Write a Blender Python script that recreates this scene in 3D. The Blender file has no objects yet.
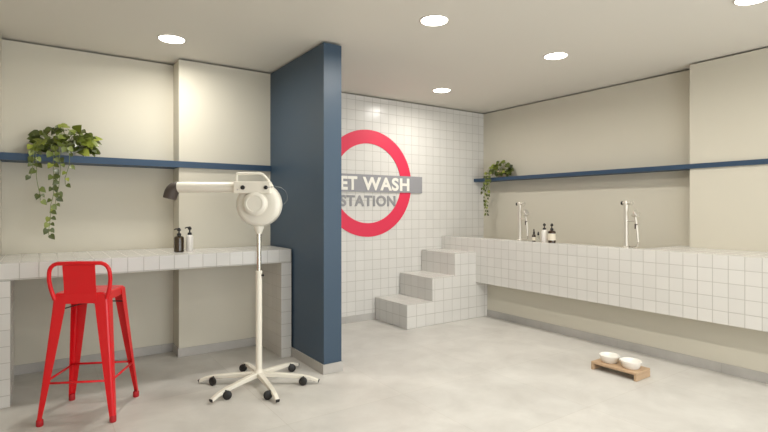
import bpy, bmesh, math, random
from mathutils import Vector, Matrix

C = bpy.context.scene.collection
SC = bpy.context.scene
PI = math.pi

# ------------------------------------------------------------------ camera, exposure, light
F_PX = 496.0
YAW = math.atan2(384 - 45, F_PX)                 # the room's depth axis lies this far left of the lens axis
cam_data = bpy.data.cameras.new('camera')
cam = bpy.data.objects.new('camera', cam_data)
C.objects.link(cam)
cam_data.sensor_width = 36.0
cam_data.lens = F_PX / 768 * 36.0
cam_data.shift_y = -7.5 / 768
cam_data.clip_start = 0.05
cam.location = (0, 0, 1.35)
cam.rotation_euler = (PI / 2, 0, -YAW)
SC.camera = cam

SC.view_settings.view_transform = 'Standard'
SC.view_settings.look = 'None'
SC.view_settings.gamma = 1.0
SC.view_settings.use_curve_mapping = False
SC.view_settings.exposure = 0.08

LAMP_W = 16.0
LAMP_COL = (1.0, 0.97, 0.905)
LENS_EMIT = 7.0
SKY = 5.2

world = bpy.data.worlds.new('world')
SC.world = world
world.use_nodes = True
world.node_tree.nodes['Background'].inputs[0].default_value = (0.9, 0.95, 1.0, 1)
world.node_tree.nodes['Background'].inputs[1].default_value = SKY
# an unseen window, added behind the camera, lets in daylight as fill
portal_data = bpy.data.lights.new('daylight_portal', 'AREA')
portal_data.shape = 'RECTANGLE'; portal_data.size = 5.2; portal_data.size_y = 2.15
portal_data.cycles.is_portal = True
portal = bpy.data.objects.new('daylight_portal', portal_data)
C.objects.link(portal)
portal.location = (2.3, -2.35, 1.325); portal.rotation_euler = (PI / 2, 0, 0)

# ------------------------------------------------------------------ materials
def srgb(r, g, b):
    f = lambda c: (c / 255 / 12.92) if c / 255 <= 0.04045 else ((c / 255 + 0.055) / 1.055) ** 2.4
    return (f(r), f(g), f(b), 1)

def mat(name, col, rough=0.5, metal=0.0, spec=0.5, coat=0.0, noise=0.0, nscale=6.0, bump=0.0):
    m = bpy.data.materials.new(name)
    m.use_nodes = True
    nt = m.node_tree
    b = nt.nodes['Principled BSDF']
    b.inputs['Base Color'].default_value = col
    b.inputs['Roughness'].default_value = rough
    b.inputs['Metallic'].default_value = metal
    b.inputs['Specular IOR Level'].default_value = spec
    b.inputs['Coat Weight'].default_value = coat
    if noise or bump:
        tc = nt.nodes.new('ShaderNodeTexCoord')
        n = nt.nodes.new('ShaderNodeTexNoise')
        n.inputs['Scale'].default_value = nscale
        n.inputs['Detail'].default_value = 4
        nt.links.new(tc.outputs['Object'], n.inputs['Vector'])
        if noise:
            hs = nt.nodes.new('ShaderNodeMix')
            hs.data_type = 'RGBA'
            hs.inputs[6].default_value = tuple(c * (1 - noise) for c in col[:3]) + (1,)
            hs.inputs[7].default_value = tuple(min(1, c * (1 + noise)) for c in col[:3]) + (1,)
            nt.links.new(n.outputs['Fac'], hs.inputs[0])
            nt.links.new(hs.outputs[2], b.inputs['Base Color'])
        if bump:
            bp = nt.nodes.new('ShaderNodeBump')
            bp.inputs['Strength'].default_value = bump
            bp.inputs['Distance'].default_value = 0.01
            nt.links.new(n.outputs['Fac'], bp.inputs['Height'])
            nt.links.new(bp.outputs['Normal'], b.inputs['Normal'])
    return m

def tile_mat(name, pitch, col=(217, 214, 208), grout=(180, 176, 168), gw=0.03):
    """Hand-glazed square tiles laid on the metric UVs of the mesh: grout lines, slightly uneven tone, each tile a little out of true."""
    m = bpy.data.materials.new(name)
    m.use_nodes = True
    nt = m.node_tree
    L = nt.links.new
    b = nt.nodes['Principled BSDF']
    uv = nt.nodes.new('ShaderNodeUVMap')
    sc = nt.nodes.new('ShaderNodeVectorMath'); sc.operation = 'SCALE'
    sc.inputs[3].default_value = 1.0 / pitch
    L(uv.outputs[0], sc.inputs[0])
    fl = nt.nodes.new('ShaderNodeVectorMath'); fl.operation = 'FLOOR'
    L(sc.outputs[0], fl.inputs[0])
    fr = nt.nodes.new('ShaderNodeVectorMath'); fr.operation = 'FRACTION'
    L(sc.outputs[0], fr.inputs[0])
    wn = nt.nodes.new('ShaderNodeTexWhiteNoise'); wn.noise_dimensions = '3D'
    L(fl.outputs[0], wn.inputs['Vector'])
    # distance to the nearest joint
    sx = nt.nodes.new('ShaderNodeSeparateXYZ'); L(fr.outputs[0], sx.inputs[0])
    def edge(o):
        a = nt.nodes.new('ShaderNodeMath'); a.operation = 'SUBTRACT'; a.inputs[1].default_value = 0.5; L(o, a.inputs[0])
        c = nt.nodes.new('ShaderNodeMath'); c.operation = 'ABSOLUTE'; L(a.outputs[0], c.inputs[0])
        return c.outputs[0]
    mx = nt.nodes.new('ShaderNodeMath'); mx.operation = 'MAXIMUM'
    L(edge(sx.outputs[0]), mx.inputs[0]); L(edge(sx.outputs[1]), mx.inputs[1])
    mr = nt.nodes.new('ShaderNodeMapRange'); mr.interpolation_type = 'SMOOTHSTEP'
    mr.inputs[1].default_value = 0.5 - gw; mr.inputs[2].default_value = 0.5 - gw * 0.35
    mr.inputs[3].default_value = 1.0; mr.inputs[4].default_value = 0.0
    L(mx.outputs[0], mr.inputs[0])
    tone = nt.nodes.new('ShaderNodeMix'); tone.data_type = 'RGBA'
    base = srgb(*col)
    tone.inputs[6].default_value = tuple(c * 0.975 for c in base[:3]) + (1,)
    tone.inputs[7].default_value = tuple(min(1, c * 1.02) for c in base[:3]) + (1,)
    L(wn.outputs['Value'], tone.inputs[0])
    mixc = nt.nodes.new('ShaderNodeMix'); mixc.data_type = 'RGBA'
    mixc.inputs[6].default_value = srgb(*grout)
    L(mr.outputs[0], mixc.inputs[0]); L(tone.outputs[2], mixc.inputs[7])
    L(mixc.outputs[2], b.inputs['Base Color'])
    rr = nt.nodes.new('ShaderNodeMapRange')
    rr.inputs[3].default_value = 0.8; rr.inputs[4].default_value = 0.24
    L(mr.outputs[0], rr.inputs[0]); L(rr.outputs[0], b.inputs['Roughness'])
    b.inputs['Specular IOR Level'].default_value = 0.45
    # height = joint + per-tile tilt + glaze ripple
    wsep = nt.nodes.new('ShaderNodeSeparateColor'); L(wn.outputs['Color'], wsep.inputs[0])
    def tilt(fo, co):
        a = nt.nodes.new('ShaderNodeMath'); a.operation = 'SUBTRACT'; a.inputs[1].default_value = 0.5; L(co, a.inputs[0])
        c = nt.nodes.new('ShaderNodeMath'); c.operation = 'MULTIPLY'; L(fo, c.inputs[0]); L(a.outputs[0], c.inputs[1])
        return c.outputs[0]
    s1 = nt.nodes.new('ShaderNodeMath'); s1.operation = 'ADD'
    L(tilt(sx.outputs[0], wsep.outputs[0]), s1.inputs[0]); L(tilt(sx.outputs[1], wsep.outputs[1]), s1.inputs[1])
    nz = nt.nodes.new('ShaderNodeTexNoise'); nz.inputs['Scale'].default_value = 1.6; nz.inputs['Detail'].default_value = 1
    L(sc.outputs[0], nz.inputs['Vector'])
    s2 = nt.nodes.new('ShaderNodeMath'); s2.operation = 'MULTIPLY_ADD'; s2.inputs[1].default_value = 0.45
    L(nz.outputs['Fac'], s2.inputs[0]); L(s1.outputs[0], s2.inputs[2])
    s3 = nt.nodes.new('ShaderNodeMath'); s3.operation = 'MULTIPLY_ADD'; s3.inputs[1].default_value = 0.8
    L(mr.outputs[0], s3.inputs[0]); L(s2.outputs[0], s3.inputs[2])
    bp = nt.nodes.new('ShaderNodeBump'); bp.inputs['Strength'].default_value = 0.6; bp.inputs['Distance'].default_value = 0.002
    L(s3.outputs[0], bp.inputs['Height']); L(bp.outputs['Normal'], b.inputs['Normal'])
    return m

def floor_mat(name='pale cement porcelain', c0=(195, 191, 184), c1=(213, 210, 203)):
    m = bpy.data.materials.new(name)
    m.use_nodes = True
    nt = m.node_tree; L = nt.links.new
    b = nt.nodes['Principled BSDF']
    uv = nt.nodes.new('ShaderNodeUVMap')
    n1 = nt.nodes.new('ShaderNodeTexNoise'); n1.inputs['Scale'].default_value = 2.6; n1.inputs['Detail'].default_value = 7; n1.inputs['Roughness'].default_value = 0.62
    n1.inputs['Distortion'].default_value = 0.35
    L(uv.outputs[0], n1.inputs['Vector'])
    cr = nt.nodes.new('ShaderNodeValToRGB')
    cr.color_ramp.elements[0].position = 0.32; cr.color_ramp.elements[0].color = srgb(*c0)
    cr.color_ramp.elements[1].position = 0.68; cr.color_ramp.elements[1].color = srgb(*c1)
    L(n1.outputs['Fac'], cr.inputs[0])
    br = nt.nodes.new('ShaderNodeTexBrick')
    br.offset = 0.0
    br.inputs['Scale'].default_value = 1.0
    br.inputs['Brick Width'].default_value = 0.9; br.inputs['Row Height'].default_value = 0.9
    br.inputs['Mortar Size'].default_value = 0.0025; br.inputs['Mortar Smooth'].default_value = 0.3
    br.inputs['Color1'].default_value = (1, 1, 1, 1); br.inputs['Color2'].default_value = (0.935, 0.94, 0.945, 1)
    br.inputs['Mortar'].default_value = (0.86, 0.85, 0.83, 1)
    L(uv.outputs[0], br.inputs['Vector'])
    mu = nt.nodes.new('ShaderNodeMix'); mu.data_type = 'RGBA'; mu.blend_type = 'MULTIPLY'; mu.inputs[0].default_value = 1.0
    L(cr.outputs[0], mu.inputs[6]); L(br.outputs['Color'], mu.inputs[7])
    L(mu.outputs[2], b.inputs['Base Color'])
    b.inputs['Roughness'].default_value = 0.42
    b.inputs['Specular IOR Level'].default_value = 0.35
    return m

def emit_mat(name, col, s):
    m = bpy.data.materials.new(name); m.use_nodes = True
    b = m.node_tree.nodes['Principled BSDF']
    b.inputs['Base Color'].default_value = (0.9, 0.9, 0.88, 1)
    b.inputs['Emission Color'].default_value = col + (1,)
    b.inputs['Emission Strength'].default_value = s
    return m

def glass_mat(name, col, rough=0.05):
    m = bpy.data.materials.new(name); m.use_nodes = True
    b = m.node_tree.nodes['Principled BSDF']
    b.inputs['Base Color'].default_value = col
    b.inputs['Roughness'].default_value = rough
    b.inputs['Transmission Weight'].default_value = 1.0
    b.inputs['IOR'].default_value = 1.45
    return m

def pane_mat(name):
    m = bpy.data.materials.new(name); m.use_nodes = True
    nt = m.node_tree
    out = [n for n in nt.nodes if n.type == 'OUTPUT_MATERIAL'][0]
    tr = nt.nodes.new('ShaderNodeBsdfTransparent'); gl = nt.nodes.new('ShaderNodeBsdfGlossy'); mx = nt.nodes.new('ShaderNodeMixShader')
    gl.inputs['Roughness'].default_value = 0.02
    mx.inputs[0].default_value = 0.06
    nt.links.new(tr.outputs[0], mx.inputs[1]); nt.links.new(gl.outputs[0], mx.inputs[2]); nt.links.new(mx.outputs[0], out.inputs[0])
    return m

def leaf_mat(name):
    m = bpy.data.materials.new(name); m.use_nodes = True
    nt = m.node_tree; L = nt.links.new
    b = nt.nodes['Principled BSDF']
    g = nt.nodes.new('ShaderNodeNewGeometry')
    cr = nt.nodes.new('ShaderNodeValToRGB')
    e = cr.color_ramp.elements
    e[0].position = 0.0; e[0].color = srgb(56, 64, 22)
    e[1].position = 1.0; e[1].color = srgb(150, 158, 66)
    k = e.new(0.55); k.color = srgb(92, 104, 36)
    k = e.new(0.85); k.color = srgb(118, 130, 48)
    L(g.outputs['Random Per Island'], cr.inputs[0])
    L(cr.outputs[0], b.inputs['Base Color'])
    b.inputs['Roughness'].default_value = 0.38
    return m

M = {
    'paint': mat('warm beige wall paint', srgb(208, 202, 186), 0.75, noise=0.015, nscale=1.2, bump=0.03),
    'ceil': mat('off white ceiling paint', srgb(224, 219, 209), 0.85),
    'blue': mat('slate blue paint', srgb(56, 76, 95), 0.42, noise=0.02, nscale=2),
    'shelf': mat('blue lacquered board', srgb(40, 66, 92), 0.5, noise=0.03, nscale=9),
    'floor': floor_mat(),
    'skirting': floor_mat('cement skirting', (172, 168, 162), (190, 186, 180)),
    'tile': tile_mat('white glazed square tile', 0.111),
    'walltile': tile_mat('white glazed wall tile', 0.12),
    'steptile': tile_mat('white glazed step tile', 0.135),
    'red': mat('glossy red powder coat', srgb(224, 20, 30), 0.3, spec=0.4, coat=0.12),
    'dark': mat('dark steel rod', srgb(60, 40, 38), 0.5, 0.4),
    'redrub': mat('red rubber', srgb(180, 22, 32), 0.6),
    'wplast': mat('white enamelled plastic', srgb(232, 227, 214), 0.32),
    'cream': mat('cream enamelled metal', srgb(236, 230, 216), 0.38),
    'blackp': mat('black plastic', srgb(28, 26, 25), 0.45),
    'nozzle': mat('dark brown rubber', srgb(78, 68, 62), 0.55),
    'chrome': mat('brushed chrome', srgb(216, 212, 202), 0.22, 1.0),
    'tap': mat('satin nickel', srgb(208, 202, 190), 0.32, 0.5),
    'wood': mat('oiled oak', srgb(190, 160, 128), 0.5, noise=0.13, nscale=14),
    'ceramic': mat('white glazed ceramic', srgb(240, 236, 228), 0.22),
    'signred': mat('crimson sign paint', srgb(222, 48, 80), 0.5),
    'signgrey': mat('grey sign board', srgb(150, 149, 152), 0.5),
    'signwhite': mat('white sign lettering', srgb(236, 232, 222), 0.5),
    'signtext': mat('grey sign lettering', srgb(146, 145, 146), 0.5),
    'leaf': leaf_mat('pothos leaf'),
    'stem': mat('green plant stem', srgb(112, 122, 62), 0.6),
    'soil': mat('potting soil', srgb(60, 46, 34), 0.9),
    'basket': mat('pale woven pot', srgb(206, 188, 158), 0.8, noise=0.12, nscale=40, bump=0.3),
    'brown': mat('dark brown bottle', srgb(62, 50, 34), 0.2, coat=0.3),
    'amber': mat('dark amber bottle', srgb(58, 40, 26), 0.15, coat=0.4),
    'label': mat('cream paper label', srgb(224, 214, 194), 0.7),
    'white': mat('white matt bottle', srgb(238, 233, 226), 0.4),
    'pane': pane_mat('window glass'),
    'glass': glass_mat('clear glass', (0.95, 0.97, 0.96, 1)),
    'cord': mat('grey cord', srgb(128, 132, 134), 0.5),
    'lens': emit_mat('lit diffuser', (1.0, 0.95, 0.86), LENS_EMIT),
    'trimring': mat('white lamp trim', srgb(200, 194, 184), 0.6),
}

# ------------------------------------------------------------------ mesh builder
def link(o):
    C.objects.link(o)
    return o

class MB:
    def __init__(self):
        self.bm = bmesh.new()

    def box(self, x0, x1, y0, y1, z0, z1, mtx=None, mi=0):
        vs = [self.bm.verts.new((x, y, z)) for x in (x0, x1) for y in (y0, y1) for z in (z0, z1)]
        if mtx is not None:
            for v in vs: v.co = mtx @ v.co
        for idx in ((0, 1, 3, 2), (4, 6, 7, 5), (0, 4, 5, 1), (2, 3, 7, 6), (0, 2, 6, 4), (1, 5, 7, 3)):
            f = self.bm.faces.new([vs[i] for i in idx]); f.material_index = mi
        return self

    def loft(self, rings, cap=True, closed=True, mi=0, smooth=False):
        rr = [[self.bm.verts.new(p) for p in r] for r in rings]
        n = len(rr[0])
        for a, b in zip(rr, rr[1:]):
            for i in range(n if closed else n - 1):
                j = (i + 1) % n
                f = self.bm.faces.new((a[i], a[j], b[j], b[i])); f.material_index = mi; f.smooth = smooth
        if cap:
            for r in (rr[0], rr[-1]):
                try:
                    f = self.bm.faces.new(r); f.material_index = mi
                except ValueError:
                    pass
        return self

    def lathe(self, prof, seg=32, mtx=None, mi=0, smooth=True, cap=True):
        rings = []
        for r, z in prof:
            ring = [Vector((r * math.cos(2 * PI * i / seg), r * math.sin(2 * PI * i / seg), z)) for i in range(seg)]
            if mtx is not None: ring = [mtx @ p for p in ring]
            rings.append(ring)
        return self.loft(rings, cap, True, mi, smooth)

    def tube(self, pts, r, seg=10, mi=0, cap=True, flat=1.0):
        pts = [Vector(p) for p in pts]
        rad = r if isinstance(r, (list, tuple)) else [r] * len(pts)
        rings = []
        up = Vector((0, 0, 1))
        t0 = (pts[1] - pts[0]).normalized()
        if abs(t0.dot(up)) > 0.9: up = Vector((0, 1, 0))
        n = (up - t0 * up.dot(t0)).normalized()
        for i, p in enumerate(pts):
            a = pts[max(0, i - 1)]; b = pts[min(len(pts) - 1, i + 1)]
            t = (b - a).normalized()
            n = (n - t * n.dot(t)).normalized()
            bn = t.cross(n)
            rings.append([p + (n * math.cos(2 * PI * k / seg) + bn * flat * math.sin(2 * PI * k / seg)) * rad[i] for k in range(seg)])
        return self.loft(rings, cap, True, mi, True)

    def prism(self, poly, a, b, axis='y', mtx=None, mi=0):
        """poly: 2-D outline in the two other axes, extruded from a to b along axis."""
        def P(u, v, w):
            p = {'y': (u, w, v), 'x': (w, u, v), 'z': (u, v, w)}[axis]
            p = Vector(p)
            return mtx @ p if mtx is not None else p
        return self.loft([[P(u, v, a) for u, v in poly], [P(u, v, b) for u, v in poly]], True, True, mi)

    def build(self, name, m, parent=None, bevel=0.0, uvo=(0, 0, 0), seg=2):
        bm = self.bm
        bmesh.ops.recalc_face_normals(bm, faces=bm.faces)
        for e in bm.edges:
            if len(e.link_faces) == 2 and e.calc_face_angle(0) > math.radians(38): e.smooth = False
        uvl = bm.loops.layers.uv.new('UVMap')
        for f in bm.faces:
            n = f.normal
            ax = max(range(3), key=lambda k: abs(n[k]))
            for l in f.loops:
                x, y, z = (l.vert.co[k] - uvo[k] for k in range(3))
                l[uvl].uv = (y, z) if ax == 0 else (x, z) if ax == 1 else (x, y)
        me = bpy.data.meshes.new(name)
        bm.to_mesh(me); bm.free()
        for q in (m if isinstance(m, (list, tuple)) else [m]):
            me.materials.append(q)
        o = link(bpy.data.objects.new(name, me))
        if parent is not None: o.parent = parent
        if bevel:
            bv = o.modifiers.new('bevel', 'BEVEL'); bv.width = bevel; bv.segments = seg; bv.limit_method = 'ANGLE'
            bv.angle_limit = math.radians(40)
        return o

def arc(c, r, a0, a1, n, plane='xz', off=0.0):
    out = []
    for i in range(n + 1):
        a = math.radians(a0 + (a1 - a0) * i / n)
        u, v = c[0] + r * math.cos(a), c[1] + r * math.sin(a)
        out.append({'xz': (u, off, v), 'yz': (off, u, v), 'xy': (u, v, off)}[plane])
    return out

def tag(o, label, cat, group=None):
    o['label'] = label; o['category'] = cat
    if group: o['group'] = group
    return o

def thing(name, label, cat, loc=(0, 0, 0), rz=0.0, group=None):
    o = bpy.data.objects.new(name, None)
    o.empty_display_size = 0.1
    link(o)
    o.location = loc; o.rotation_euler = (0, 0, rz)
    return tag(o, label, cat, group)

def struct(name, mb, m, bevel=0.0, uvo=(0, 0, 0)):
    o = mb.build(name, m, None, bevel, uvo)
    o['kind'] = 'structure'
    return o

def copy_thing(root, loc, label, rz=None):
    r = root.copy(); link(r); r.location = loc; r['label'] = label
    if rz is not None: r.rotation_euler = (0, 0, rz)
    for ch in list(root.children):
        c = ch.copy(); link(c); c.parent = r
        for g in list(ch.children):
            d = g.copy(); link(d); d.parent = c
    return r

# ------------------------------------------------------------------ the room
XL, XR, YB, YF, HC = -1.3, 5.195, 5.07, -2.4, 2.72
HW = 2.703            # plaster stops short of the ceiling: a thin shadow gap runs round the room
LX0, LX1, LREC, LCOL = -0.285, 1.003, 5.0, 4.765
PX0, PX1, PY0 = 1.872, 2.037, 3.608        # the blue partition
RCOL, RCY = 5.02, 2.235                    # the right pillar
UX = 4.6                                   # low wall under the tub

struct('floor', MB().box(XL - .3, XR + .3, YF - .3, YB + .3, -0.12, 0), M['floor'], uvo=(0.35, 0.2, 0))
struct('ceiling', MB().box(XL - .3, XR + .3, YF - .3, YB + .3, HC, HC + 0.15), M['ceil'])

def wall(name, x0, x1, y0, y1, m=None, z0=0.0, z1=HW, uvo=(0, 0, 0)):
    return struct(name, MB().box(x0, x1, y0, y1, z0, z1), m or M['paint'], uvo=uvo)

wall('wall_back_recess', LX0, LX1, LREC, LREC + .06)
wall('wall_back_column', LX1, PX0, LCOL, LREC + .06)
wall('wall_back_pilaster', XL, LX0, LCOL, LREC + .06)
wall('wall_back_outer', XL - .3, PX1 - .03, LREC + .06, YB + .3, z1=HC)
wall('wall_middle', PX0, PX1, PY0, YB, M['blue'])
wall('wall_back_tiled', PX1, XR, YB, YB + .06, M['walltile'], uvo=(2.935, 0, 1.805))
wall('wall_back_tiled_outer', PX1 - .03, XR + .3, YB + .06, YB + .3, z1=HC)
wall('wall_right_recess', XR, XR + .06, RCY, YB)
wall('wall_right_pillar', RCOL, XR + .06, YF, RCY)
wall('wall_right_outer', XR + .06, XR + .3, YF, YB + .06, z1=HC)
wall('wall_right_base', UX, XR, -0.6, YB, z1=0.44)
wall('wall_left', XL - .06, XL, YF, LCOL + .3)
wall('wall_left_outer', XL - .3, XL - .06, YF, LREC + .06, z1=HC)
WX0, WX1, WZ0, WZ1 = -0.3, 4.9, 0.25, 2.4
fw_ = MB()
for b_ in ((XL - .3, WX0, YF - .3, YF, 0, HC), (WX1, XR + .3, YF - .3, YF, 0, HC), (WX0, WX1, YF - .3, YF, 0, WZ0), (WX0, WX1, YF - .3, YF, WZ1, HC)):
    fw_.box(*b_)
struct('wall_front', fw_, M['paint'])
wf = MB()
for b_ in ((WX0, WX1, WZ0, WZ0 + .05), (WX0, WX1, WZ1 - .05, WZ1)) + tuple((x, x + .05, WZ0 + .05, WZ1 - .05) for x in (WX0, WX0 + 1.72, WX0 + 3.45, WX1 - .05)):
    wf.box(b_[0], b_[1], YF - .2, YF - .14, b_[2], b_[3])
win = struct('added_window', wf, M['shelf'])  # unseen window, added and sized for its daylight fill
MB().box(WX0 + .05, WX1 - .05, YF - .172, YF - .168, WZ0 + .05, WZ1 - .05).build('pane', M['pane'], win)

def board(name, x0, x1, y0, y1, h=0.08):
    return struct(name, MB().box(x0, x1, y0, y1, 0, h), M['skirting'], 0.002)
T = 0.01
board('baseboard_back_recess', LX0, LX1, LREC - T, LREC)
board('baseboard_back_column', LX1 - T, PX0, LCOL - T, LCOL)
board('baseboard_back_return', LX1 - T, LX1, LCOL, LREC - T)
board('baseboard_back_pilaster', LX0, LX0 + T, LCOL - T, LREC - T)
board('baseboard_middle_left', PX0 - T, PX0, PY0 - T, LCOL - T)
board('baseboard_middle_end', PX0, PX1 + T, PY0 - T, PY0)
board('baseboard_middle_right', PX1, PX1 + T, PY0, YB - T)
board('baseboard_back_tiled', PX1, 3.33, YB - T, YB)
board('baseboard_right', UX - T, UX, -0.6, 4.42)

# ------------------------------------------------------------------ shelves
ZS0, ZS1 = 1.722, 1.778
s = MB().box(XL, PX0 - .001, 4.745, LCOL - .001, ZS0, ZS1).box(LX0 + .001, LX1 - .001, LCOL - .001, LREC - .001, ZS0, ZS1)
tag(s.build('wall_shelf', M['shelf'], None), 'long blue floating shelf on beige wall behind red stool and dryer', 'shelf')
s = MB().box(5.0, RCOL - .001, YF + 1.2, YB - .001, 1.724, 1.768).box(RCOL - .001, XR - .001, RCY + .001, YB - .001, 1.724, 1.768)
tag(s.build('wall_shelf', M['shelf'], None), 'long blue floating shelf on right wall above tiled tub', 'shelf')

# ------------------------------------------------------------------ the grooming counter on the left
CT, CB, CF = 0.98, 0.86, 4.22
gc = thing('tiled_counter', 'white tiled counter along beige wall behind red stool', 'counter', (0.78, 4.5, 0))
def wx(mb_box, par):            # world box -> parent space
    x0, x1, y0, y1, z0, z1 = mb_box
    lx, ly, lz = par.location
    return (x0 - lx, x1 - lx, y0 - ly, y1 - ly, z0 - lz, z1 - lz)
top = MB().box(*wx((-0.295, PX0 - .012, CF, LCOL - .002, CB, CT), gc)).box(*wx((LX0 + .002, LX1 - .002, LCOL - .002, LREC - .002, CB, CT), gc))
top.build('countertop', M['tile'], gc, 0.004, uvo=(-0.035 - .78, CF - 4.5, CB + 0.119 - .111))
for x0, x1 in ((-0.295, -0.195), (1.762, PX0 - .012)):
    MB().box(*wx((x0, x1, CF, LCOL - .012, 0, CB - .001), gc)).build('support_panel', M['tile'], gc, 0.003, uvo=(x0 - .78 - .004, CF - 4.5, 0.08))

# ------------------------------------------------------------------ tub and steps
TX, TZ0, TZ1 = 4.4, 0.438, 0.985
tub = thing('wash_tub', 'long white tiled wash tub counter along right wall', 'tub', (TX, 2.2, 0))
RIM, BY = 4.50, 2.40            # the basin lies between a narrow front rim and the wall, up to the pillar
body = MB()
for b_ in ((TX, RIM, -0.6, YB - .001, TZ0, TZ1), (RIM, RCOL - .001, -0.6, RCY, TZ0 + .003, TZ1), (RIM, XR - .001, RCY + .001, BY, TZ0 + .003, TZ1), (RIM, XR - .001, BY, YB - .001, TZ0 + .003, TZ0 + .10)):
    body.box(*wx(b_, tub))
body.build('tub_body', M['tile'], tub, 0.003, uvo=(0, 1.457 - 2.2, TZ1 - .111 * 9))
st = thing('pet_steps', 'white tiled steps climbing to the tub in the corner', 'steps', (3.33, 4.42, 0))
SX = (3.33, 3.70, 4.05, TX - .001)
SY = 4.42
h = 0.271
prof = [(SX[0], 0), (SX[0], h), (SX[1], h), (SX[1], 2 * h), (SX[2], 2 * h), (SX[2], 3 * h), (SX[3], 3 * h), (SX[3], TZ0 - .001), (UX - .001, TZ0 - .001), (UX - .001, 0)]
sb = MB()
N = len(prof)
# built as stacked blocks so that every face stays a clean quad
sb.prism([(u - 3.33, v) for u, v in prof], 0, YB - .011 - SY, 'y')
sb.build('step_block', M['steptile'], st, 0.004, uvo=(0, 0, 0))

# ------------------------------------------------------------------ sign on the tiled wall
sg = thing('wall_sign', 'round red ring sign with grey name bar on white tiled wall', 'sign', (3.236, YB - .0005, 1.655))
ring = MB()
n = 96
ro, ri = 0.648, 0.483
outer = lambda r, y: [(r * math.cos(2 * PI * i / n), y, r * math.sin(2 * PI * i / n)) for i in range(n)]
rs = [outer(ro, 0), outer(ro, -0.006), outer(ri, -0.006), outer(ri, 0), outer(ro, 0)]
ring.loft(rs, cap=False)
bmesh.ops.remove_doubles(ring.bm, verts=ring.bm.verts, dist=1e-5)
ring.build('ring', M['signred'], sg)
MB().box(-0.822, 0.822, -0.014, -0.0061, -0.104, 0.105).build('name_bar', M['signgrey'], sg)

def lettering(txt, x0, x1, z0, z1, y, m, parent, weight):
    cu = bpy.data.curves.new('lettering', 'FONT')
    cu.body = txt; cu.offset = weight; cu.extrude = 0.002; cu.space_character = 1.08
    tmp = link(bpy.data.objects.new('lettering', cu))
    bpy.context.view_layer.update()
    me = bpy.data.meshes.new_from_object(tmp.evaluated_get(bpy.context.evaluated_depsgraph_get()))
    bpy.data.objects.remove(tmp)
    xs = [v.co.x for v in me.vertices]; ys = [v.co.y for v in me.vertices]
    ax, bx, ay, by = min(xs), max(xs), min(ys), max(ys)
    for v in me.vertices:
        v.co = (x0 + (v.co.x - ax) / (bx - ax) * (x1 - x0), y - v.co.z, z0 + (v.co.y - ay) / (by - ay) * (z1 - z0))
    me.materials.clear(); me.materials.append(m)
    o = link(bpy.data.objects.new('lettering', me)); o.parent = parent
    return o
o = lettering('PET', -0.506, -0.168, -0.085, 0.078, -0.0165, M['signwhite'], sg, 0.034)
o['label'] = 'white letters PET on the grey bar'
o = lettering('WASH', -0.091, 0.610, -0.085, 0.078, -0.0165, M['signwhite'], sg, 0.034)
o['label'] = 'white letters WASH on the grey bar'
o = lettering('STATION', -0.394, 0.402, -0.279, -0.146, -0.003, M['signtext'], sg, 0.034)
o['label'] = 'grey letters STATION under the bar'

# ------------------------------------------------------------------ ceiling lights
def downlight(x, y, label, r=0.096, power=1.0):
    t = thing('ceiling_light', label, 'ceiling light', (x, y, HC), 0, 'recessed ceiling lights')
    MB().lathe([(r + .012, 0), (r + .012, -.004), (r + .002, -.006), (r, -.003), (r, 0)], 40).build('trim_ring', M['trimring'], t)
    MB().lathe([(0.0005, -.0035), (r, -.0035), (r, -.0075), (0.0005, -.0075)], 40, smooth=False).build('diffuser', M['lens'], t)
    ld = bpy.data.lights.new('lamp', 'AREA')
    ld.shape = 'DISK'; ld.size = r * 1.9; ld.energy = LAMP_W * power; ld.color = LAMP_COL; ld.spread = math.radians(170)
    lo = link(bpy.data.objects.new('lamp', ld)); lo.parent = t; lo.location = (0, 0, -0.012)
    return t
downlight(0.845, 4.27, 'round lit ceiling light left of the blue partition', 0.096, .85)
downlight(2.337, 2.77, 'largest round lit ceiling light at top centre in front of the partition')
downlight(3.778, 2.80, 'round lit ceiling light between the centre light and the right wall', power=.56)
downlight(3.789, 4.36, 'farthest round lit ceiling light near the tiled wall and steps', power=.85)
downlight(3.806, 1.31, 'round lit ceiling light cut by the top right edge', power=.45)
for i, (x, y) in enumerate(((2.337, 1.31), (2.337, -0.15))):  # unseen lights added along the centre row as fill
    downlight(x, y, 'added round ceiling light in the front of the room, out of view')

# ------------------------------------------------------------------ red bar stool
SZ, SH, FH = 0.812, 0.158, 0.238
stool = thing('bar_stool', 'red metal bar stool with low backrest at tiled counter', 'stool', (0.256, 3.843, 0), -0.45)
sw = SH
def rrect(hw, r, n=6, z=0.0):
    out = []
    for cx, cy, a0 in ((hw - r, hw - r, 0), (-hw + r, hw - r, 90), (-hw + r, -hw + r, 180), (hw - r, -hw + r, 270)):
        for i in range(n + 1):
            a = math.radians(a0 + 90 * i / n)
            out.append(Vector((cx + r * math.cos(a), cy + r * math.sin(a), z)))
    return out
def hole(hx, hy, z, ref):
    return [Vector((hx * math.cos(math.atan2(p.y, p.x)), hy * math.sin(math.atan2(p.y, p.x)), z)) for p in ref]
seat = MB()
r0 = rrect(sw, .03, z=SZ - .055); r1 = rrect(sw, .03, z=SZ - .006); r2 = rrect(sw - .006, .028, z=SZ)
r3 = rrect(sw - .035, .02, z=SZ - .003)
ref = rrect(sw - .035, .02)
seat.loft([rrect(sw - .003, .03, z=SZ - .055), r0, r1, r2, r3, hole(.05, .016, SZ - .008, ref), hole(.05, .016, SZ - .012, ref),
           rrect(sw - .035, .02, z=SZ - .007), rrect(sw - .004, .03, z=SZ - .01), rrect(sw - .003, .03, z=SZ - .055)], cap=False)
bmesh.ops.remove_doubles(seat.bm, verts=seat.bm.verts, dist=1e-5)
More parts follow.
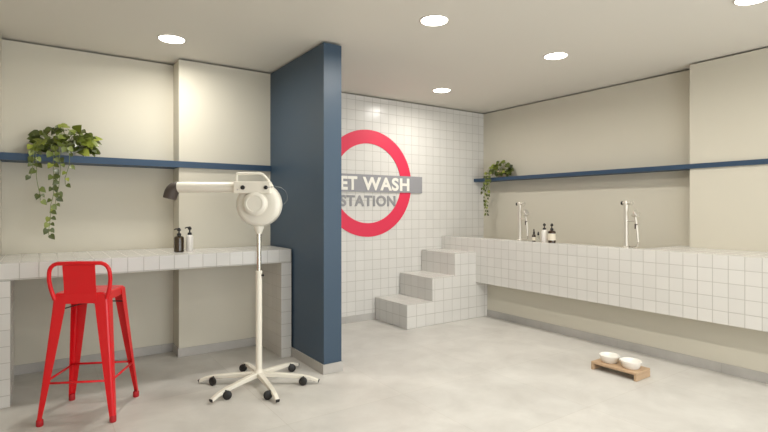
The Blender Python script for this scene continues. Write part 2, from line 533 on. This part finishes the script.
seat.build('seat', M['red'], stool)
for sx in (-1, 1):
    for sy in (-1, 1):
        lg = MB()
        rings = []
        for k in range(9):
            t = k / 8
            z = SZ - .012 - t * (SZ - .012 - .03)
            # legs splay outward, bowing slightly
            c = sw + .002 + (FH - .012 - sw) * (t ** 1.06)
            w = 0.052 * (1 - t) ** 0.9 + 0.030
            th = .004
            rr = .012
            # folded sheet: wing along x, rounded ridge at the corner, wing along y
            pts = [(c - w, c), (c - rr, c), (c - rr * .3, c - rr * .3), (c, c - rr), (c, c - w), (c - th, c - w), (c - th, c - rr - .002), (c - rr * .3 - th, c - rr * .3 - th), (c - rr - .002, c - th), (c - w, c - th)]
            rings.append([Vector((sx * px, sy * py, z)) for px, py in pts])
        lg.loft(rings)
        leg = lg.build('leg', M['red'], stool)
        ft = FH - .014
        MB().lathe([(.017, 0), (.02, .004), (.02, .036), (.013, .045)], 16, Matrix.Translation((sx * (ft - .012), sy * (ft - .012), 0))).build('foot_cap', M['redrub'], leg)
zr = 0.258
def legc(z):
    t = (SZ - .012 - z) / (SZ - .042)
    return sw + .002 + (FH - .012 - sw) * t ** 1.06
for a, b in (((-1, -1), (1, -1)), ((1, -1), (1, 1)), ((1, 1), (-1, 1)), ((-1, 1), (-1, -1))):
    c = legc(zr) - .008
    MB().tube([(a[0] * c, a[1] * c, zr), (b[0] * c, b[1] * c, zr)], .0075, 8).build('footrest', M['red'], stool)
for a, b in (((-1, -1), (1, 1)), ((1, -1), (-1, 1))):
    c = sw - .012
    MB().tube([(a[0] * c, a[1] * c, .70), (a[0] * .05, a[1] * .05, .722), (b[0] * .05, b[1] * .05, .722), (b[0] * c, b[1] * c, .70)], .004, 6).build('brace', M['dark'], stool)
# low hoop backrest on the near side
bt = 1.003
yb = -sw - .002
hp = [(-.160, yb + .004, SZ - .04), (-.170, yb - .001, SZ - .005), (-.181, yb - .006, .85), (-.187, yb - .012, .90), (-.184, yb - .016, .945)]
hp += [(-.125 + .058 * math.cos(math.radians(a)), yb - .018 - .004 * (a - 180) / -90, .945 + .058 * math.sin(math.radians(a))) for a in (160, 140, 120, 100, 90)]
hp += [(-.06, yb - .026, bt + .001), (0, yb - .027, bt + .002)]
hp += [(-x, y, z) for x, y, z in reversed(hp[:-1])]
hp = [(x * .965 + .002, y, z) for x, y, z in hp]
MB().tube(hp, .0125, 10).build('back_hoop', M['red'], stool)
sp = MB()
rows = []
for k in range(9):
    t = k / 8
    z = .745 + t * (bt - .745)
    y = (yb - .003) + (-.022) * max(0, (z - SZ) / (bt - SZ)) ** 1.0
    half = .094 + .004 * abs(t - .5)
    rows.append([Vector((-half, y - .0015, z)), Vector((half, y - .0015, z)), Vector((half, y + .003, z)), Vector((-half, y + .003, z))])
sp.loft(rows)
sp.build('back_panel', M['red'], stool)

# ------------------------------------------------------------------ stand dryer
DD = 3.82
Dx, Dy = 1.360, 3.698
K = DD / F_PX
dz = lambda y: 1.35 + (208.5 - y) * K
dx = lambda x, y=0.0: (x - 384.0) / F_PX * (DD + y) - (259.0 - 384.0) / F_PX * DD
dry = thing('pet_dryer', 'white stand dryer on castors with long blower tube and black nozzle', 'dryer', (Dx, Dy, 0), -YAW)
# base: six sloping legs
zh = 0.075
for k in range(6):
    a = math.radians(60 * k)
    Rm = Matrix.Rotation(a, 4, 'Z')
    lg = MB()
    rings = []
    for r, z, w, hh in ((.015, zh, .020, .018), (.12, .072, .0195, .017), (.33, .058, .017, .014), (.40, .045, .016, .013), (.458, .024, .015, .011)):
        rings.append([Rm @ Vector((r, sx * w, z + sz * hh)) for sx, sz in ((-1, -1), (1, -1), (1, 1), (-1, 1))])
    lg.loft(rings)
    leg = lg.build('leg', M['cream'], dry, 0.005)
    cp = MB()
    cm = Rm @ Matrix.Translation((.460, 0, .023)) @ Matrix.Rotation(PI / 2 + .45, 4, 'Y')
    cp.box(-.010, .010, -.013, .013, -.004, .004, cm)
    cp.build('end_cap', M['blackp'], leg)
    cs = MB()
    sg_ = 1 if k in (0, 1, 5) else -1
    cw = Rm @ Matrix.Translation((.345, -.034 * sg_, .031)) @ Matrix.Rotation(-a + .5 * math.sin(k * 1.7), 4, 'Z') @ Matrix.Rotation(PI / 2, 4, 'X')
    cs.lathe([(.004, -.013), (.024, -.013), (.031, -.008), (.031, .008), (.024, .013), (.004, .013)], 20, cw)
    cs.tube([Rm @ Vector((.345, -.034 * sg_, .031)), Rm @ Vector((.345, -.030 * sg_, .055)), Rm @ Vector((.345, -.010 * sg_, .060))], .007, 8)
    cs.build('castor', M['blackp'], leg)
MB().lathe([(.018, .05), (.034, .054), (.036, .09), (.030, .10), (.026, .115)], 24).build('hub', M['cream'], dry)
MB().lathe([(.024, .10), (.024, dz(273)), (.0255, dz(273)), (.0255, dz(271)), (.019, dz(270.5))], 24).build('lower_pole', M['cream'], dry)
MB().lathe([(.0182, dz(275)), (.0182, dz(231))], 20).build('upper_pole', M['chrome'], dry)
MB().tube([(.02, -.005, dz(275)), (.038, -.012, dz(275))], [.006, .009], 10).build('clamp_knob', M['blackp'], dry)
MB().lathe([(.021, dz(234)), (.025, dz(232.5)), (.037, dz(228)), (.039, dz(222.5))], 24).build('neck', M['wplast'], dry)
# volute
cz = dz(204.5)
RV = .169
AX = Matrix.Translation((dx(259.5), 0, cz)) @ Matrix.Rotation(PI / 2, 4, 'X')      # lathe axis towards the room (-y)
hs = MB()
hs.lathe([(.001, -.085), (RV - .05, -.085), (RV - .015, -.072), (RV, -.045), (RV, .030), (RV - .012, .052), (RV - .035, .062), (.10, .062), (.001, .062)], 56, AX)
hs.build('fan_housing', M['wplast'], dry)
AI = Matrix.Translation((dx(254.6, -.11), 0, cz + .006)) @ Matrix.Rotation(PI / 2, 4, 'X')
MB().lathe([(.094, .084), (.094, .087), (.090, .090), (.001, .090)], 40, AI).build('inlet_plate', M['cream'], dry)
MB().lathe([(.086, .089), (.086, .104), (.076, .114), (.060, .117), (.057, .113), (.001, .113)], 40, AI).build('inlet_cap', M['wplast'], dry)
# panel box
x0, x1 = dx(233.5, -.098), dx(270, -.098)
MB().box(x0, x1, -.098, -.030, dz(193.8), dz(182)).build('control_box', M['cream'], dry, 0.005)
for nm, px, rr in (('switch_knob', 243, .016), ('cable_gland', 266, .015)):
    MB().lathe([(rr, 0), (rr, .010), (rr * .7, .014), (.001, .014)], 16, Matrix.Translation((dx(px, -.098), -.098, dz(188))) @ Matrix.Rotation(PI / 2, 4, 'X')).build(nm, M['blackp'], dry)
MB().lathe([(.006, 0), (.006, .004), (.001, .005)], 12, Matrix.Translation((dx(237.7, -.098), -.098, dz(190))) @ Matrix.Rotation(PI / 2, 4, 'X')).build('indicator', M['trimring'], dry)
# blower tube
tz = dz(187.4)
rt_ = 5.35 * K
tb = MB()
tb.tube([(dx(250, -.02), -.02, tz), (dx(178, -.02), -.02, tz)], rt_, 32)
tb.build('blower_tube', M['cream'], dry)
nz = [(dx(a, -.02), -.02, dz(b)) for a, b in ((178.6, 187.4), (176.5, 187.6), (174.4, 188.6), (172.8, 190.4), (171.5, 192.8), (170.6, 195.4), (169.8, 198.6))]
nr = [K * q for q in (5.5, 5.8, 6.2, 6.5, 6.6, 6.5, 6.4)]
MB().tube(nz, nr, 28).build('nozzle', M['nozzle'], dry)
# carrying handle
hpts = [(dx(a, b), b, dz(c)) for a, b, c in ((236.8, -.06, 182.5), (236.8, -.06, 176), (237.3, -.06, 174.6), (238.8, -.06, 174.1), (260.5, -.06, 174.1), (263, -.06, 175), (267.5, -.055, 179.5), (273, -.04, 187.5))]
MB().tube(hpts, .0105, 12).build('handle', M['cream'], dry)
MB().tube([(dx(a, b), b, dz(c)) for a, b, c in ((266, -.108, 188), (269.5, -.13, 188), (275, -.125, 187), (281, -.09, 188), (285.5, -.03, 191), (287.5, .03, 195.5), (287.3, .07, 200), (284, .095, 204), (277, .095, 207), (268, .07, 208), (264, .055, 208))],
          .0018, 8).build('power_cord', M['cord'], dry)

# ------------------------------------------------------------------ bottles
def pump_bottle(name, label, cat, loc, r, hb, ht, m, seg=28, lab=None, clear=False, rz=2.6, square=False):
    t = thing(name, label, cat, loc, rz)
    b = MB()
    b.lathe([(r * .88, 0), (r, .006), (r, hb - .022), (r * .93, hb - .010), (r * .60, hb - .002), (.014, hb), (.014, hb + .010)], seg)
    b.build('bottle_body', m, t)
    p = MB()
    p.lathe([(.017, hb + .002), (.017, hb + .018), (.012, hb + .022), (.006, hb + .024), (.006, ht - .028), (.014, ht - .026), (.016, ht - .012), (.009, ht - .006), (.009, ht), (.001, ht)], 18)
    p.tube([(.005, 0, ht - .008), (.030, 0, ht - .009), (.040, 0, ht - .016)], [.006, .005, .0045], 8)
    p.build('pump', M['blackp'], t)
    if lab:
        MB().lathe([(r + .0006, lab[0]), (r + .0006, lab[1])], seg, cap=False).build('label_sticker', M['label'], t)
    return t
pump_bottle('soap_dispenser', 'dark brown pump bottle on left tiled counter', 'bottle', (0.94, 4.46, CT), .040, .138, .205, M['brown'])
pump_bottle('soap_dispenser', 'white pump bottle beside brown bottle on left tiled counter', 'bottle', (1.03, 4.475, CT), .029, .142, .215, M['white'])
TT = TZ1
def small_bottle(label, loc, r, hb, ht, m, capm, labm=None):
    t = thing('small_bottle', label, 'bottle', loc)
    MB().lathe([(r * .9, 0), (r, .004), (r, hb - .016), (r * .8, hb - .006), (.009, hb), (.009, hb + .008)], 20).build('bottle_body', m, t)
    MB().lathe([(.0105, hb + .002), (.0105, hb + .020), (.007, hb + .026), (.006, ht - .006), (.003, ht), (.0005, ht)], 14).build('cap', capm, t)
    if labm: MB().lathe([(r + .0006, hb * .15), (r + .0006, hb * .62)], 20, cap=False).build('label_sticker', labm, t)
    return t
small_bottle('small dark dropper bottle, leftmost of the bottles on the tub', (4.455, 3.586, TT), .020, .082, .140, M['amber'], M['blackp'], M['label'])
small_bottle('small clear glass bottle between dropper and white pump bottle on tub', (4.455, 3.528, TT), .014, .07, .112, M['glass'], M['blackp'])
pump_bottle('pump_bottle', 'white pump bottle among bottles on the right tub', 'bottle', (4.452, 3.445, TT), .030, .135, .205, M['white'], rz=-2.2)
pump_bottle('pump_bottle', 'dark amber pump bottle with cream label on the tub', 'bottle', (4.450, 3.348, TT), .041, .132, .205, M['amber'], lab=(.028, .100), rz=-2.2)

# ------------------------------------------------------------------ deck faucets with hand showers
def faucet(label, y, first=None):
    X = 4.452
    if first: return copy_thing(first, (X, y, TT), label)
    t = thing('tub_faucet', label, 'faucet', (X, y, TT), 0, 'deck faucets on the tub')
    MB().lathe([(.034, 0), (.034, .006), (.026, .012), (.021, .018), (.021, .385), (.021, .39), (.021, .43), (.016, .438), (.001, .438)], 24).build('column', M['tap'], t)
    MB().tube([(0, -.050, .415), (0, .030, .415)], .014, 14).build('crossbar', M['tap'], t)
    MB().lathe([(.014, 0), (.017, .003), (.017, .016), (.001, .018)], 16, Matrix.Translation((0, .028, .415)) @ Matrix.Rotation(-PI / 2, 4, 'X')).build('knob', M['blackp'], t)
    MB().lathe([(.014, 0), (.021, .003), (.021, .018), (.001, .022)], 16, Matrix.Translation((0, -.042, .415)) @ Matrix.Rotation(PI / 2, 4, 'X')).build('knob', M['tap'], t)
    MB().tube([(0, 0, .25), (-.01, -.05, .25), (-.012, -.088, .248)], .008, 10).build('cradle', M['tap'], t)
    h_ = MB()
    hy = -.098
    h_.tube([(-.012, hy + .006, .292), (-.012, hy - .002, .24), (-.012, hy - .012, .16), (-.012, hy - .020, .06)], [.0125, .013, .0135, .010], 14)
    hh = h_.build('hand_shower', M['tap'], t)
    hm = Matrix.Translation((-.012, hy + .010, .312)) @ Matrix.Rotation(math.radians(62), 4, 'X')
    MB().lathe([(.008, -.03), (.018, -.02), (.036, .012), (.038, .022), (.034, .026), (.001, .026)], 24, hm).build('shower_head', M['tap'], hh)
    MB().lathe([(.0142, .16), (.0142, .205)], 14, Matrix.Translation((-.012, hy - .004, .02)), cap=True).build('grip', M['nozzle'], hh)
    MB().tube([(-.012, hy - .020, .062), (-.012, hy - .022, .035), (-.010, hy - .010, .018), (0, -.07, .012), (0, -.03, .014)], .007, 8).build('hose', M['chrome'], t)
    return t
f1 = faucet('satin deck faucet with hand shower nearest the right pillar', 2.533)
faucet('satin deck faucet with hand shower near the steps and bottles', 3.782, f1)

# ------------------------------------------------------------------ pet bowls on a stand
bs = thing('bowl_stand', 'low oak bowl stand on the floor before the tub', 'stand', (3.903, 2.272, 0), 0.02)
hw, hl, hz = 0.108, 0.192, 0.068
plate = MB().box(-hw, hw, -hl, hl, hz - .020, hz)
plate.build('top_board', M['wood'], bs, 0.004)
for s_ in (-1, 1):
    a, b = sorted((s_ * hl, s_ * (hl - .022)))
    MB().box(-hw, hw, a, b, 0, hz - .0202).build('end_leg', M['wood'], bs, 0.003)
def bowl(y, label):
    t = tag(MB().lathe([(.001, .0), (.058, .0), (.063, .004), (.081, .054), (.082, .058), (.078, .059), (.075, .055), (.057, .014), (.001, .010)], 40).build('pet_bowl', M['ceramic']), label, 'bowl', 'bowls on the oak stand')
    t.location = (3.900, y, hz + .0005)
    return t
bowl(2.362, 'white ceramic pet bowl on oak stand, farther from the camera')
bowl(2.178, 'white ceramic pet bowl on oak stand, nearer the camera')

# ------------------------------------------------------------------ trailing plants
def leaf(bm, base, direction, normal, ln, wd, mi=0):
    """One heart-shaped leaf with a folded midrib."""
    d = direction.normalized()
    nrm = (normal - d * normal.dot(d))
    if nrm.length < 1e-4: nrm = d.orthogonal()
    nrm.normalize()
    sd = d.cross(nrm)
    prof = [(0.0, .0), (-.10, .24), (.05, .47), (.32, .50), (.66, .30), (1.0, .0)]
    mid = [bm.verts.new(base + d * (t * ln) - nrm * (0.16 * ln * t * t)) for t in (0.0, .08, .32, .66, 1.0)]
    def side(s):
        vs = [bm.verts.new(base + d * (t * ln) + sd * (s * w * wd) + nrm * (0.16 * w * wd) - nrm * (0.16 * ln * t * t)) for t, w in prof[1:5]]
        fs = [(mid[0], vs[0], vs[1], mid[1]), (mid[1], vs[1], vs[2], mid[2]), (mid[2], vs[2], vs[3], mid[3])]
        for q in fs: 
            f = bm.faces.new(q if s > 0 else q[::-1]); f.material_index = mi; f.smooth = True
        q = (mid[3], vs[3], mid[4])
        f = bm.faces.new(q if s > 0 else q[::-1]); f.material_index = mi; f.smooth = True
    side(1); side(-1)

def plant(name, label, loc, face, pot_m, pot_r, pot_h, spread, nleaf, top_h, vines, ls, seed):
    rnd = random.Random(seed)
    t = thing(name, label, 'plant', loc)
    MB().lathe([(.001, 0), (pot_r * .78, 0), (pot_r * .82, .004), (pot_r, pot_h), (pot_r * .93, pot_h), (pot_r * .90, pot_h - .012), (.001, pot_h - .012)], 28).build('pot', pot_m, t)
    MB().lathe([(.001, pot_h - .011), (pot_r * .88, pot_h - .011), (pot_r * .86, pot_h - .006), (.001, pot_h - .005)], 20).build('soil', M['soil'], t)
    fo = MB()
    f = Vector((face[0], face[1], 0)).normalized()          # towards the room
    lat = Vector((-f.y, f.x, 0))
    c0 = Vector((0, 0, pot_h - .01))
    for i in range(nleaf):
        u = rnd.uniform(-1, 1); e = rnd.uniform(-0.3, 1.0)
        rad = math.sqrt(max(0, 1 - u * u * .9))
        dep = rnd.uniform(-.4, 1.0) * rad
        p = c0 + lat * (u * spread) + f * (dep * min(spread, .13)) + Vector((0, 0, e * top_h * (1 - .55 * u * u)))
        d = (lat * (u * .9 + rnd.uniform(-.6, .6)) + f * (dep * .7 + rnd.uniform(-.2, .7)) + Vector((0, 0, rnd.uniform(-.9, .35))))
        nn = f * rnd.uniform(.5, 1.0) + Vector((rnd.uniform(-.5, .5), rnd.uniform(-.5, .5), rnd.uniform(.2, 1.0)))
        sz = ls * rnd.uniform(.7, 1.2)
        leaf(fo.bm, p, d, nn, sz, sz * .95)
        if i % 2 == 0:
            mid = c0 + (p - c0) * .5 + Vector((0, 0, .03))
            fo.tube([c0 + (p - c0) * .05, mid, p], .0018, 5, mi=1)
    fo.build('foliage', [M['leaf'], M['stem']], t)
    # vines hang over the shelf edge
    for (u, drop, out, wob) in vines:
        v = MB()
        top = c0 + lat * (u * .6) + Vector((0, 0, .02))
        lip = c0 + lat * u + f * out[0] + Vector((0, 0, -.01))
        pts = [top, c0 + lat * (u * .85) + f * (out[0] * .6) + Vector((0, 0, .035)), lip]
        n = max(4, int(drop / .045))
        for k in range(1, n + 1):
            tt = k / n
            pts.append(lip + lat * (wob * math.sin(tt * 4.5) + rnd.uniform(-.006, .006)) + f * (out[1] * math.sin(tt * 2)) + Vector((0, 0, -drop * tt)))
        v.tube(pts, .0022, 6, mi=1)
        for k in range(2, len(pts)):
            for s_ in ((1, -1) if rnd.random() < .25 else (rnd.choice((-1, 1)),) if rnd.random() < .85 else ()):
                sz = ls * rnd.uniform(.5, .86) * (1 - .12 * k / len(pts))
                d = lat * (s_ * rnd.uniform(.2, .8)) + Vector((0, 0, -1)) * rnd.uniform(.5, 1.0) + f * rnd.uniform(.0, .35)
                bb = pts[k] + lat * (s_ * .012)
                leaf(v.bm, bb, d, f + Vector((rnd.uniform(-.5, .5), rnd.uniform(-.5, .5), rnd.uniform(-.1, .6))), sz, sz * .92)
        v.build('vine', [M['leaf'], M['stem']], t)
    return t
plant('trailing_pothos', 'leafy green trailing plant on the left shelf above red stool', (0.145, 4.865, ZS1), (0, -1), M['ceramic'], .07, .085, .205, 135, .175,
      [(-.105, .70, (.15, .015), .02), (-.19, .43, (.15, .015), -.015), (-.06, .50, (.15, .015), .02), (.0, .30, (.15, .015), .015), (-.225, .24, (.15, .015), .01)], .066, 5)
plant('trailing_pothos', 'smaller green trailing plant at far end of the right shelf', (5.10, 4.64, 1.768), (-1, 0), M['basket'], .066, .09, .16, 60, .15,
      [(-.12, .44, (.135, .015), .015), (-.15, .56, (.135, .02), -.02), (-.08, .30, (.15, .015), .02), (-.19, .26, (.135, .015), .02)], .062, 9)
